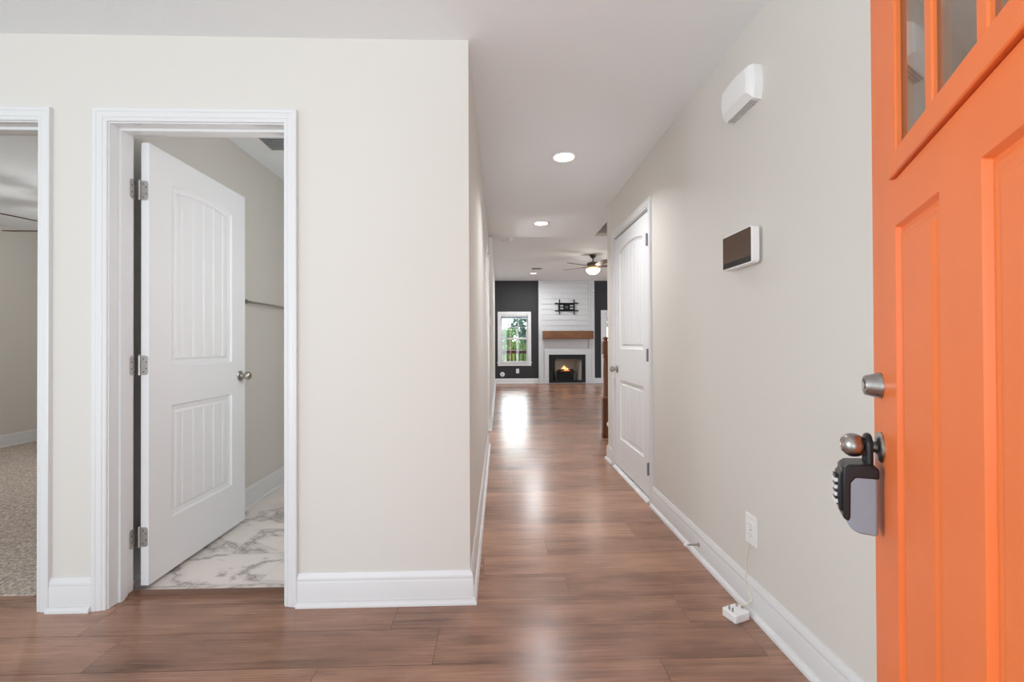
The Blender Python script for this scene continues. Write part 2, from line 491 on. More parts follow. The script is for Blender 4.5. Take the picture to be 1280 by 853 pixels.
# ------------------------------------------------------------------ walls
J = 0.018
BATH = (-1.657, -0.925)
BED = (-2.72, -1.950)
CLO = (2.984, 3.888)
m = MB()
z1 = DH + J
m.box(-3.1, BED[0] - J, Y1, YF, 0, H); m.box(BED[1] + J, BATH[0] - J, Y1, YF, 0, H); m.box(BATH[1] + J, XL, Y1, YF, 0, H)
m.box(BED[0] - J, BED[1] + J, Y1, YF, z1, H); m.box(BATH[0] - J, BATH[1] + J, Y1, YF, z1, H)
struct(m.build('wall_front', WALL), 'greige wall with the bedroom and bathroom doorways')
m = MB(); m.box(XL - T, XL, YF, 4.72, 0, H)
m.box(XL - T, XL, 4.72, 5.36, 2.22, H); m.box(XL - T, XL, 5.24, 5.56, 2.22, H2); m.box(XL - T, XL, 5.56, YB, 0, H2)
struct(m.build('wall_left', WALL), 'greige left wall of the hall and living room')
m = MB(); m.box(XR, XR + T, -0.25, CLO[0] - J, 0, H); m.box(XR, XR + T, CLO[1] + J, 4.149, 0, H); m.box(XR, XR + T, CLO[0] - J, CLO[1] + J, z1, H)
m.box(XR + 0.09, XR + T, CLO[0] - J, CLO[1] + J, 0, z1)
struct(m.build('wall_right', WALL), 'greige right wall of the hall with the closet door')
# charcoal fireplace wall with its window and back door openings
WIN = (0.034, 0.794, 0.58, 1.926)
BD = (2.955, 3.87)
m = MB()
yb1 = YB + 0.14
m.box(XL - T, WIN[0], YB, yb1, 0, H2); m.box(WIN[0], WIN[1], YB, yb1, 0, WIN[2]); m.box(WIN[0], WIN[1], YB, yb1, WIN[3], H2)
m.box(WIN[1], 1.40, YB, yb1, 0.0, H2); m.box(2.37, BD[0], YB, yb1, 0.0, H2); m.box(1.40, 2.37, YB, yb1, 0.80, H2); m.box(1.40, 2.37, YB + .40, YB + .42, 0, 0.85); m.box(BD[0], BD[1], YB, yb1, 2.0, H2); m.box(BD[1], 6.6, YB, yb1, 0, H2)
struct(m.build('wall_back', CHAR), 'charcoal end wall of the living room')
# bathroom and bedroom partitions
struct(MB().box(-1.86, -1.74, YF, 4.5, 0, H).build('wall_bathroom', WALL), 'greige side wall of the bathroom')
struct(MB().box(-1.74, XL - T, 4.4, 4.52, 0, H).build('wall_bathroom_end', WALL), 'far greige wall of the bathroom')
m = MB(); m.box(-5.57, -5.45, YF, 2.5, 0, H); m.box(-5.57, -5.45, 3.3, 5.6, 0, H); m.box(-5.57, -5.45, 2.5, 3.3, 0, 0.6); m.box(-5.57, -5.45, 2.5, 3.3, 2.1, H)
struct(m.build('wall_bedroom', WALL), 'shaded greige wall of the bedroom')
m = MB(); m.box(-5.57, -1.74, 5.6, 5.72, 0, H); m.box(-5.57, -3.1, Y1, YF, 0, H); m.box(-1.86, -1.74, 4.52, 5.6, 0, H)
struct(m.build('wall_bedroom_end', WALL), 'far greige wall of the bedroom')
# side passage off the hall
m = MB(); m.box(-1.74, XL - T, 5.56, 5.68, 0, H); m.box(-1.74, XL - T, 4.52, 4.72, 0, H)
struct(m.build('wall_passage', WALL), 'greige walls of the side passage off the hall')
# stairwell shaft and the living room's near wall
m = MB(); m.box(1.173, 2.4, 5.24, 5.36, H + 0.02, 5.0); m.box(2.3, 2.42, 3.0, 5.36, 0, 5.0); m.box(1.173, 2.3, 4.03, 4.149, H, 5.0)
m.box(1.053, 1.173, 4.03, 5.36, H + 0.12, 5.0); m.box(1.05, 2.42, 4.0, 5.4, 5.0, 5.1); m.box(2.42, 6.6, 5.24, 5.36, 0, H2)
m.box(1.164, 2.3, 3.98, 4.1, 0, H)
struct(m.build('wall_stairwell', WALL), 'shaded stairwell wall above the hall ceiling edge')

# ------------------------------------------------------------------ baseboards and casings
BB = [(0, 0), (.030, 0), (.030, .008), (.027, .015), (.021, .021), (.0145, .0225), (.0145, .098), (.0125, .104), (.0135, .108), (.012, .120), (.007, .131), (.005, .138), (0, .138)]


def base(name, paths, label=None, side=1):
    m = MB()
    for p in paths: m.sweep(BB, [(x, y, 0) for x, y in p], (0, 0, 1), side)
    return struct(m.build(name, WHITE, smooth=25), label)


CW = 0.054
# offset is to the left of travel
base('baseboard_front', [[(BED[1] + CW + .005, Y1), (BATH[0] - CW - .005, Y1)][::-1]], 'short white baseboard between the two doorways', 1)
base('baseboard_left', [[(XL - T - .01, 4.72), (XL, 4.72), (XL, Y1), (BATH[1] + CW + .005, Y1)]], 'white baseboard around the hall corner', 1)
base('baseboard_living', [[(XL, YB), (XL, 5.56), (XL - T - .01, 5.56)]], 'white baseboard along the left living room wall', 1)
base('baseboard_right', [[(XR, -0.25), (XR, CLO[0] - CW - .005)], [(XR, CLO[1] + CW + .005), (XR, 4.149), (XR + T, 4.149)]], 'white baseboard along the right hall wall', 1)
base('baseboard_back', [[(1.09, YB), (XL, YB)], [(BD[0] - 0.09, YB), (2.66, YB)]], 'white baseboard under the charcoal wall', 1)
base('baseboard_bathroom', [[(-1.74, 4.4), (-1.74, YF)]], 'white baseboard of the bathroom', 1)
base('baseboard_bedroom', [[(-5.45, 5.6), (-5.45, YF)], [(-1.86, 5.6), (-5.45, 5.6)]], 'white baseboard of the bedroom', 1)

CAS = [(.0, 0), (.0, .008), (.003, .0105), (.012, .0115), (.0145, .0095), (.017, .0125), (.030, .0155), (.036, .0145), (.040, .0175), (.049, .0185), (.054, .0165), (.054, 0)]


def casing(name, p0, p1, top, normal, side, label=None, jamb=None, stop=None, z0=0.0):
    """white casing on a wall face round an opening from p0 to p1 (floor points), plus the jamb lining"""
    m = MB(); p0 = Vector((*p0, z0)); p1 = Vector((*p1, z0)); d = (p1 - p0).normalized() * .005; up = Vector((0, 0, top + .005 - z0))
    m.sweep(CAS, [p0 - d, p0 - d + up, p1 + d + up, p1 + d], normal, side)
    for b in jamb or []: m.box(*b)
    return struct(m.build(name, WHITE, smooth=25), label)


ja, jb = Y1 - .001, YF + .001


def jamb_x(x0, x1):
    st = .0115
    return [(x0 - J, x0, ja, jb, 0, DH + J), (x1, x1 + J, ja, jb, 0, DH + J), (x0, x1, ja, jb, DH, DH + J),
            (x0, x0 + st, Y1 + .043, YF - .040, 0.0, DH), (x1 - st, x1, Y1 + .043, YF - .040, 0.0, DH), (x0 + st, x1 - st, Y1 + .043, YF - .040, DH - st, DH)]


casing('trim_1', (BATH[0], Y1), (BATH[1], Y1), DH, (0, -1, 0), 1, 'white moulded casing around the bathroom doorway', jamb_x(*BATH))
casing('trim_2', (BED[0], Y1), (BED[1], Y1), DH, (0, -1, 0), 1, 'white moulded casing of the bedroom doorway', jamb_x(*BED))
casing('trim_3', (XR, CLO[0]), (XR, CLO[1]), DH, (-1, 0, 0), -1, 'white moulded casing around the closed closet door',
       [(XR - .001, XR + .1, CLO[0] - J, CLO[0], 0, DH + J), (XR - .001, XR + .1, CLO[1], CLO[1] + J, 0, DH + J), (XR - .001, XR + .1, CLO[0], CLO[1], DH, DH + J)])
m = MB(); m.sweep(CAS, [(BATH[0] - .005, YF, 0), (BATH[0] - .005, YF, DH + .005), (BATH[1] + .005, YF, DH + .005), (BATH[1] + .005, YF, 0)], (0, 1, 0), -1)
struct(m.build('trim_4', WHITE, smooth=25), 'white casing on the bathroom side of the doorway')
# thresholds
m = MB(); m.prism([(1.945, 0), (1.952, .007), (1.968, .010), (2.004, .010), (2.012, 0)], 'X', BATH[0] + .002, BATH[1] - .002)
struct(m.build('trim_5', REDUCE), 'brown wooden threshold strip of the bathroom doorway')
m = MB(); m.prism([(XR - .028, 0), (XR - .028, .006), (XR - .02, .014), (XR - .004, .018), (XR + .07, .018), (XR + .07, 0)], 'Y', CLO[0], CLO[1])
struct(m.build('trim_6', WHITE), 'white threshold strip under the closet door')

# ------------------------------------------------------------------ moulded two-panel beadboard doors


def smoothstep(e0, e1, x):
    t = np.clip((x - e0) / (e1 - e0), 0, 1); return t * t * (3 - 2 * t)


def door_face(w, h, sl, sr, grooves, arch0, arch1, up_bot, lo_top, lo_bot):
    """depth map of a moulded door skin on a dense grid: s across from the hinge, z up"""
    S = np.unique(np.concatenate([np.linspace(0, w, 60), np.arange(sl - .004, sl + .05, .002), np.arange(w - sr - .05, w - sr + .004, .002)] + [np.arange(g - .0065, g + .0066, .00325) for g in grooves]))
    Z = np.unique(np.concatenate([np.linspace(0, h, 60)] + [np.arange(b - .006, b + .052, .002) for b in (up_bot, lo_bot)] + [np.arange(lo_top - .052, lo_top + .006, .002), np.arange(arch0 - .055, arch1 + .006, .002)]))
    s, z = np.meshgrid(S, Z)
    mid = (sl + w - sr) / 2; half = (w - sr - sl) / 2
    arch = arch1 - (arch1 - arch0) * ((s - mid) / half) ** 2
    d = np.zeros_like(s)
    for bot, top in ((up_bot, arch), (lo_bot, np.full_like(s, lo_top))):
        e = np.minimum(np.minimum(s - sl, w - sr - s), np.minimum(z - bot, top - z))
        dep = -.0095 * smoothstep(0, .008, e) - .0035 * smoothstep(.010, .028, e) + .0070 * smoothstep(.031, .040, e)
        gr = np.zeros_like(s)
        for g in grooves: gr = np.maximum(gr, np.clip(1 - np.abs(s - g) / .0065, 0, 1))
        d = np.where(e > 0, dep - .0055 * gr * (e > .041), d)
    return S, Z, d


def door_slab(w, h, th, **kw):
    """returns vertices in (s, n, z), n = 0 on the near face and -th on the far one"""
    S, Z, d = door_face(w, h, **kw); ns, nz = len(S), len(Z)
    s, z = np.meshgrid(S, Z)
    A = np.stack([s, d, z], -1).reshape(-1, 3); B = np.stack([s, -th - d, z], -1).reshape(-1, 3)
    v = np.concatenate([A, B]); f = []
    idx = np.arange(ns * nz).reshape(nz, ns)
    q = np.stack([idx[:-1, :-1], idx[:-1, 1:], idx[1:, 1:], idx[1:, :-1]], -1).reshape(-1, 4)
    f += q.tolist(); f += (q[:, ::-1] + ns * nz).tolist(); k = ns * nz
    loop = list(idx[0, :]) + list(idx[1:, -1]) + list(idx[-1, -2::-1]) + list(idx[-2:0:-1, 0])
    for i in range(len(loop)):
        a, b = int(loop[i]), int(loop[(i + 1) % len(loop)]); f.append((b, a, a + k, b + k))
    return v, f


def slab_object(name, v, f, m, parent):
    me = bpy.data.meshes.new(name); me.from_pydata(v.tolist(), [], f); me.update(); me.materials.append(m)
    me.polygons.foreach_set('use_smooth', [True] * len(me.polygons)); me.set_sharp_from_angle(angle=math.radians(35))
    o = bpy.data.objects.new(name, me); COL.objects.link(o); o.parent = parent; ORIG[o.name] = Vector()
    return o


KNOB = [(.033, 0), (.033, .004), (.030, .007), (.022, .009), (.013, .011), (.0115, .016), (.0115, .026), (.016, .030), (.022, .034), (.026, .040), (.0275, .047), (.0265, .054), (.023, .060), (.016, .064), (.008, .066), (.001, .0665)]


def hinge_leaf_poly(wd, ht, r):
    pts = []
    for cx, cz, a0 in ((wd - r, r, -90), (wd - r, ht - r, 0)):
        for k in range(7):
            a = math.radians(a0 + 15 * k); pts.append((cx + r * math.cos(a), cz + r * math.sin(a)))
    return [(0, 0)] + pts + [(0, ht)]


HINGE = mat('bright_hinge_steel', srgb(190, 188, 185), 0.40, metal=0.9, var=0.08, vscale=80)
# bathroom door: open 90 degrees into the bathroom; local frame: x along the door from the hinge, y out of the visible face
bw = 0.745
t = empty('door_1', (-1.637, 2.020, 0), 'white two-panel arch-top door standing open into the bathroom', 'door', kind='structure', world=False)
t.rotation_euler = (0, 0, PI / 2)   # local x -> +Y, local y -> -X
v, f = door_slab(bw, 2.022, .035, sl=.137, sr=.131, grooves=[.213, .293, .373, .453, .533], arch0=1.872, arch1=1.902, up_bot=.99, lo_top=.80, lo_bot=.255)
v = v * np.array([1, -1, 1]) + np.array([0, -.035, .021])    # visible face looks along -y local (= +X)
f = [tuple(reversed(q)) for q in f]
slab_object('door_slab', v, f, DOORW, t)
m = MB(); m.lathe([(r * .95, h) for r, h in KNOB], (.692, -.035, .924), (0, -1, 0), 32)
m.build('door_knob', NICKEL, t, smooth=40)
m = MB(); m.lathe([(r * .95, h) for r, h in KNOB], (.692, 0, .924), (0, 1, 0), 32)
m.build('door_knob', NICKEL, t, smooth=40)
for hz in (1.823, 1.023, .241):
    m = MB()
    # leaf on the door's hinge edge and leaf on the jamb, rounded at the corners, plus the knuckle
    pl = hinge_leaf_poly(.030, .089, .012)
    m.prism([(-.002 - a, hz - .0445 + b) for a, b in pl], 'X', -.0022, .0002)
    for k in range(5):
        m.lathe([(.0058, 0), (.0058, .0166)], (-.004, .004, hz - .0445 + .0178 * k), (0, 0, 1), 14)
    m.lathe([(.0045, 0), (.0035, .004)], (-.004, .004, hz + .0445), (0, 0, 1), 12)
    h = m.build('hinge', HINGE, t, smooth=30)
    jl = MB()   # jamb leaf lies on the jamb face X = -1.657, running toward the stop
    x = -1.637 - (BATH[0] + .0005)
    jl.prism([(-.006 - a, hz - .0445 + b) for a, b in pl], 'Y', x - .002, x + .0003)
    jl.build('jamb_leaf', HINGE, h, smooth=30)
    sc = MB()
    for a, b in ((.010, .014), (.022, .030), (.010, .074), (.022, .060)):
        sc.lathe([(.0032, 0), (.0024, .0008)], (-.0022, -.002 - a, hz - .0445 + b), (-1, 0, 0), 10)
        sc.lathe([(.0032, 0), (.0024, .0008)], (-.006 - a, x - .002, hz - .0445 + b), (0, -1, 0), 10)
    sc.build('screw', DARKM, h, smooth=30)

# closet door: closed, in the right wall
t = empty('door_2', (XR + .003, CLO[0] + .004, 0), 'closed white two-panel arch-top closet door in the right wall', 'door', kind='structure', world=False)
HSTEEL = mat('dull_hinge_steel', srgb(142, 142, 145), 0.5)
t.rotation_euler = (0, 0, PI / 2)   # local x -> +Y, local y -> -X
cw = CLO[1] - CLO[0] - .008
v, f = door_slab(cw, 2.015, .035, sl=.142, sr=.138, grooves=[.218 + .094 * k for k in range(6)][:6], arch0=1.868, arch1=1.91, up_bot=1.035, lo_top=.765, lo_bot=.25)
v = v + np.array([0, 0, .032])
slab_object('door_slab', v, f, DOORW, t)
m = MB(); m.lathe(KNOB, (cw - .062, 0, .885), (0, 1, 0), 32); m.build('door_knob', NICKEL, t, smooth=40)
for hz in (1.84, 1.03, .235):
    m = MB(); m.box(-.004, .0, .001, .003, hz - .0445, hz + .0445)
    m.box(.001, .007, .0, .0175, hz - .0445, hz + .0445)
    for k in range(5): m.lathe([(.0066, 0), (.0066, .0166)], (.004, .0175, hz - .0445 + .0178 * k), (0, 0, 1), 14)
    m.build('hinge', HSTEEL, t, smooth=30)

# ------------------------------------------------------------------ orange front door, swung in toward the right wall
LATCH = Vector((0.8565, 0.9660, 0)); DA = math.radians(30.2)
# local: x = s from the latch edge toward the hinge, y = n out of the visible face
t = empty('door_3', LATCH, 'orange front door with narrow glass panes standing open', 'door', kind='structure', world=False)
dx = Vector((-math.sin(DA), -math.cos(DA), 0)); dy = Vector((-math.cos(DA), math.sin(DA), 0)); dz = Vector((0, 0, 1))
# dx x dy = ( -sin*sin - (-cos)(-cos) ) z = -z: mirror y so the frame stays right-handed
FD = Matrix((dx, -dy, dz)).transposed().to_4x4(); FD.translation = LATCH
t.matrix_world = FD
DW, DT = 0.914, 0.044
GZ0, GZ1 = 1.478, 1.875            # glass opening
GS = [(.212, .357), (.3855, .5305), (.559, .704)]
m = MB()
# the leaf: rails and stiles around the glass opening and two moulded panels (n is -y)
PAN = [(.170, .391), (.523, .744)]
PZ0, PZ1 = .25, 1.341


def orange_skin():
    S = np.unique(np.concatenate([np.linspace(0, DW, 20)] + [np.arange(e - .004 - (0 if q == 0 else .046), e + (.05 if q == 0 else .004), .002) for p in PAN for q, e in enumerate(p)]))
    Z = np.unique(np.concatenate([np.linspace(.012, 1.43, 24), np.arange(PZ0 - .004, PZ0 + .05, .002), np.arange(PZ1 - .05, PZ1 + .0041, .002)]))
    s, z = np.meshgrid(S, Z); d = np.zeros_like(s)
    for a, b in PAN:
        e = np.minimum(np.minimum(s - a, b - s), np.minimum(z - PZ0, PZ1 - z))
        dep = -.0085 * smoothstep(0, .006, e) + .004 * smoothstep(.008, .022, e) - .001 * smoothstep(.024, .026, e) + .0035 * smoothstep(.030, .042, e)
        d = np.where(e > 0, dep, d)
    return S, Z, d


S, Z, d = orange_skin()
ns, nz = len(S), len(Z); s, z = np.meshgrid(S, Z)
A = np.stack([s, -d, z], -1).reshape(-1, 3); B = np.stack([s, DT + d, z], -1).reshape(-1, 3)
idx = np.arange(ns * nz).reshape(nz, ns)
q = np.stack([idx[:-1, :-1], idx[:-1, 1:], idx[1:, 1:], idx[1:, :-1]], -1).reshape(-1, 4)
f = q.tolist() + (q[:, ::-1] + ns * nz).tolist(); k = ns * nz
loop = list(idx[0, :]) + list(idx[1:, -1]) + list(idx[-1, -2::-1]) + list(idx[-2:0:-1, 0])
f += [(int(loop[(i + 1) % len(loop)]), int(loop[i]), int(loop[i]) + k, int(loop[(i + 1) % len(loop)]) + k) for i in range(len(loop))]
v = np.concatenate([A, B])
mb = MB(); mb.add(v.tolist(), f)
mb.box(0, .17, 0, DT, 1.43, 2.035); mb.box(.746, DW, 0, DT, 1.43, 2.035); mb.box(.17, .746, 0, DT, 1.93, 2.035)
lf = mb.build('door_slab', ORANGE, t, smooth=30)
fr = MB()
S0, S1 = .160, .756
e = .0085


def frame_bar(x0, x1, z0, z1, n0=-.0085, n1=DT + .0085): fr.box(x0, x1, n0, n1, z0, z1)


frame_bar(S0, GS[0][0], GZ0 - .045, GZ1 + .045); frame_bar(GS[2][1], S1, GZ0 - .045, GZ1 + .045)
frame_bar(GS[0][0], GS[2][1], GZ0 - .045, GZ0); frame_bar(GS[0][0], GS[2][1], GZ1, GZ1 + .045)
fr.box(GS[0][1], GS[1][0], -.006, DT + .006, GZ0, GZ1); fr.box(GS[1][1], GS[2][0], -.006, DT + .006, GZ0, GZ1)
fr.build('glazing_frame', ORANGE, t, bevel=.003, bseg=2)
for a, b in GS:
    MB().box(a, b, .001, .005, GZ0, GZ1).box(a, b, .017, .021, GZ0, GZ1).build('glass_pane', COATED, t)
# deadbolt and knob on the visible face
m = MB(); m.lathe([(.0285, 0), (.0285, .003), (.0265, .008), (.0215, .027), (.0205, .029)], (.058, 0, 1.020), (0, -1, 0), 40)
m.lathe([(.0205, .029), (.015, .0295), (.0145, .028), (.002, .028)], (.058, 0, 1.020), (0, -1, 0), 40)
db = m.build('deadbolt', STEEL, t, smooth=40)
m = MB(); m.lathe([(.0085, .0275), (.0085, .0305), (.001, .0305)], (.058, 0, 1.020), (0, -1, 0), 24); m.box(.0572, .0588, -.0312, -.030, 1.014, 1.026)
m.build('keyhole', NICKEL, db, smooth=40)
m = MB(); m.lathe([(.033, 0), (.033, .003), (.030, .006), (.022, .008), (.015, .009), (.0125, .012), (.0115, .020), (.0115, .028), (.016, .031), (.021, .035), (.0245, .041), (.026, .049), (.025, .057), (.021, .064), (.016, .068), (.015, .0685)], (.058, 0, .886), (0, -1, 0), 40)
kn = m.build('door_knob', STEEL, t, smooth=40)
m = MB(); m.lathe([(.0155, .068), (.0155, .070), (.013, .0705), (.0125, .0695), (.001, .0695)], (.058, 0, .886), (0, -1, 0), 24)
m.build('keyhole', NICKEL, kn, smooth=40)
m = MB(); m.box(-.0012, .0, .012, .032, .99, 1.05); m.box(-.0012, .0, .012, .032, .856, .916)
m.build('latch_plate', STEEL, t)

# ------------------------------------------------------------------ lockbox hanging on the front door's knob
t = empty('lockbox', LATCH, 'grey and black combination lockbox hanging from the orange door knob', 'lockbox', world=False)
t.matrix_world = FD
LS0, LS1, LN0, LN1, LZ0, LZ1 = .024, .090, .012, .072, .700, .842
# sleeve: grey vinyl side with a rounded lower front corner, drawn in (n, z)
def side_poly(n0, n1, z0, z1, r, steps=10):
    pts = [(-n0, z1), (-n0, z0)]
    for k in range(steps + 1):
        a = math.radians(90 * k / steps)
        pts.append((-(n1 - r * .8 + r * .8 * math.sin(a)), z0 + r - r * math.cos(a)))
    pts.append((-n1, z1))
    return pts
m = MB(); m.prism(side_poly(LN0, LN1 - .004, LZ0, LZ1 - .012, .036), 'X', LS0, LS1)
m.build('grey_sleeve', GREYV, t, bevel=.006, bseg=3)
m = MB(); m.prism([(-LN0 + .002, LZ1 - .020), (-LN0 + .002, LZ1 + .002), (-(LN0 + .014), LZ1 + .010), (-(LN1 - .010), LZ1 + .006), (-(LN1 + .001), LZ1 - .004), (-(LN1 + .001), LZ0 + .030), (-(LN1 - .009), LZ0 + .024), (-(LN1 - .013), LZ0 + .034), (-(LN1 - .014), LZ1 - .034), (-(LN1 - .022), LZ1 - .022)], 'X', LS0 - .0015, LS1 + .0015)
m.build('black_housing', BLKPL, t, bevel=.004, bseg=3)
m = MB(); m.prism([(-LN1, LZ0 + .040), (-LN1, LZ1 - .010), (-(LN1 + .007), LZ1 - .020), (-(LN1 + .009), LZ0 + .075), (-(LN1 + .006), LZ0 + .046)], 'X', LS0 + .008, LS1 - .008)
fc = m.build('dial_face', BLKPL, t, bevel=.002)
m = MB()
m.prism([(-(LN1 + .0058 + .0012 * k), LZ1 - .026 - .004 * k) for k in range(2)] + [(-(LN1 + .012), LZ1 - .036), (-(LN1 + .012), LZ1 - .022)], 'X', LS0 + .018, LS1 - .018)
m.build('shackle_release', BLKPL, fc)
for k in range(4):
    dz_ = LZ0 + .062 + .0155 * k
    m = MB(); m.lathe([(.008, 0), (.0095, .002), (.0095, .030), (.008, .032)], (LS0 + .017, -(LN1 + .0035), dz_), (1, 0, 0), 20)
    w = m.build('number_wheel', BLKPL, t, smooth=40)
    m = MB()
    for j in range(3):
        m.box(LS0 + .019 + .010 * j, LS0 + .026 + .010 * j, -(LN1 + .0140), -(LN1 + .0122), dz_ - .004, dz_ + .0035)
    m.box(LS0 + .0478, LS0 + .0502, -(LN1 + .0135), -(LN1 + .0075), dz_ - .0045, dz_ + .0035)
    m.build('digit_mark', PLAST, w)
path = []
for k in range(25):
    a = PI * k / 24
    path.append((.058 - .0185 * math.cos(a), -.024, .890 + .0185 * math.sin(a)))
path = [(.0395, -.024, .846)] + path + [(.0765, -.024, .846)]
MB().tube(path, .0068, 12).build('shackle', BLKPL, t, smooth=60)

# ------------------------------------------------------------------ things on the right wall
# door chime
t = empty('door_chime', (XR, 1.775, 2.09), 'white door chime box high on the right wall', 'door chime')
def bow(y0, y1, z0, z1, by, bz, n=10):
    pts = []
    for k in range(n): a = k / n; pts.append((y0 + (y1 - y0) * a, z0))
    for k in range(n): a = k / n; pts.append((y1 + by * math.sin(PI * a), z0 + (z1 - z0) * a))
    for k in range(n): a = k / n; pts.append((y1 + (y0 - y1) * a, z1 + bz * math.sin(PI * a)))
    for k in range(n): a = k / n; pts.append((y0 - by * math.sin(PI * a), z1 + (z0 - z1) * a))
    return pts
lay = [(XR, bow(1.683, 1.882, 2.084, 2.222, .012, .012)), (XR - .034, bow(1.680, 1.885, 2.088, 2.224, .012, .012)), (XR - .052, bow(1.686, 1.879, 2.108, 2.218, .011, .011)), (XR - .060, bow(1.698, 1.868, 2.116, 2.208, .009, .009)), (XR - .0615, bow(1.712, 1.856, 2.126, 2.198, .007, .006))]
m = MB(); n = len(lay[0][1]); vs = [(x, a, b) for x, p in lay for a, b in p]
fs = [(i * n + j, i * n + (j + 1) % n, (i + 1) * n + (j + 1) % n, (i + 1) * n + j) for i in range(len(lay) - 1) for j in range(n)] + [tuple(range(n)), tuple(range((len(lay) - 1) * n, len(lay) * n))]
m.add(vs, fs); m.build('chime_cover', PLAST, t, smooth=22)
m = MB()
for i in range(16):
    for j in range(3):
        yy = 1.70 + i * .011; xx = XR - .010 - j * .011
        m.box(xx - .0034, xx + .0034, yy - .0028, yy + .0028, 2.0842 + .0002 + j * .001 - .001, 2.0868 + j * .001)
m.build('sound_grille', SLOT, t)

# touchscreen alarm panel
t = empty('alarm_panel', (XR, 1.79, 1.433), 'white framed touchscreen alarm panel with dark screen on the right wall', 'alarm panel')
def rrect(y0, y1, z0, z1, r, n=6):
    pts = []
    for cy, cz, a0 in ((y1 - r, z0 + r, -90), (y1 - r, z1 - r, 0), (y0 + r, z1 - r, 90), (y0 + r, z0 + r, 180)):
        for k in range(n + 1):
            a = math.radians(a0 + 90 * k / n); pts.append((cy + r * math.cos(a), cz + r * math.sin(a)))
    return pts
m = MB(); m.prism(rrect(1.678, 1.903, 1.433, 1.582, .014), 'X', XR - .046, XR - .014); m.build('housing', PLAST, t, bevel=.003, bseg=3)
MB().prism(rrect(1.705, 1.875, 1.445, 1.57, .01), 'X', XR - .014, XR).build('wall_bracket', PLAST, t)
MB().prism(rrect(1.684, 1.897, 1.462, 1.577, .006), 'X', XR - .0472, XR - .0455).build('screen', SCREEN, t)
MB().prism(rrect(1.684, 1.897, 1.4385, 1.464, .004), 'X', XR - .0470, XR - .0455).build('button_strip', SCREENB, t)

# duplex outlet
def outlet(name, org, nx, label, w=.079, h=.124):
    """a duplex outlet; nx: unit normal out of the wall"""
    t = empty(name, org, label, 'outlet', world=False)
    t.rotation_euler = (0, 0, math.atan2(nx[1], nx[0]) + PI / 2)    # local -y = outward
    m = MB(); m.prism([(a, b) for a, b in rrect(-w / 2, w / 2, 0, h, .004)], 'Y', -.005, 0); m.build('cover_plate', PLAST, t, bevel=.002)
    for cz in (h / 2 - .0195, h / 2 + .0195):
        rc = MB(); rc.prism(rrect(-.0165, .0165, cz - .0145, cz + .0145, .012), 'Y', -.0068, -.004); r = rc.build('receptacle', PLAST, t, bevel=.001)
        sl = MB(); sl.box(-.0075, -.0055, -.0072, -.0066, cz - .002, cz + .007); sl.box(.0055, .0075, -.0072, -.0066, cz - .001, cz + .006)
        sl.lathe([(.0024, .0066), (.0024, .0072)], (0, 0, cz - .008), (0, -1, 0), 10); sl.build('slot', SLOT, r)
    m = MB(); m.lathe([(.0035, .005), (.003, .0075)], (0, 0, h / 2), (0, -1, 0), 12); m.build('screw', SLOT, t)
    return t


outlet('wall_outlet', (XR, 1.770, .275), (-1, 0), 'white duplex outlet on the right wall above the adapter cord')

# adapter lying on the floor, cord up to the outlet
t = empty('power_adapter', (.975, 1.735, 0), 'white plug-in adapter lying prongs-up on the floor by the baseboard', 'power adapter')
ca, sa = math.cos(math.radians(20)), math.sin(math.radians(20))
def AD(u, v): return (.927 + ca * u - sa * v, 1.687 + sa * u + ca * v)
m = MB(); m.prism([AD(*q) for q in ((.004, 0), (.074, 0), (.080, .006), (.080, .062), (.074, .068), (.004, .068), (0, .062), (0, .006))], 'Z', 0, .033); m.build('adapter_body', PLAST, t, bevel=.004, bseg=3)
for v_ in (.026, .043):
    m = MB(); m.prism([AD(*q) for q in ((.012, v_), (.019, v_), (.019, v_ + .0016), (.012, v_ + .0016))], 'Z', .032, .049); m.build('prong', STEEL, t)
for u_, v_ in ((.062, .050), (.070, .030)):
    m = MB(); m.lathe([(.004, 0), (.004, .006), (.002, .0065)], (*AD(u_, v_), .033), (0, 0, 1), 12); m.build('terminal_screw', STEEL, t, smooth=40)
def spline(pts, n=8):
    P = [Vector(p) for p in pts]; P = [P[0] * 2 - P[1]] + P + [P[-1] * 2 - P[-2]]; out = []
    for i in range(1, len(P) - 2):
        for k in range(n):
            u = k / n; a, b, c, d = P[i - 1], P[i], P[i + 1], P[i + 2]
            out.append(.5 * ((2 * b) + (c - a) * u + (2 * a - 5 * b + 4 * c - d) * u * u + (3 * b - a - 3 * c + d) * u ** 3))
    return out + [P[-2]]
MB().tube(spline([(XR - .003, 1.792, .276), (XR - .004, 1.793, .25), (XR - .005, 1.806, .205), (XR - .006, 1.806, .165), (XR - .007, 1.803, .142), (XR - .016, 1.795, .120), (XR - .017, 1.772, .085), (XR - .018, 1.748, .06), (XR - .030, 1.752, .046), (1.000, 1.748, .041), (.974, 1.754, .0385)]), .0021, 8).build('cord', CREAM, t, smooth=60)

# spring door stop
t = empty('door_stop', (XR - .0145, 2.222, .066), 'silver door stop sticking out of the right baseboard', 'door stop')
m = MB(); m.lathe([(.011, 0), (.011, .003), (.005, .006), (.0045, .066)], (XR - .0145, 2.222, .066), (-1, 0, 0), 18); m.build('stop_rod', STEEL, t, smooth=35)
m = MB(); m.lathe([(.0065, .062), (.0068, .074), (.005, .078)], (XR - .0145, 2.222, .066), (-1, 0, 0), 18); m.build('tip', PLAST, t, smooth=35)

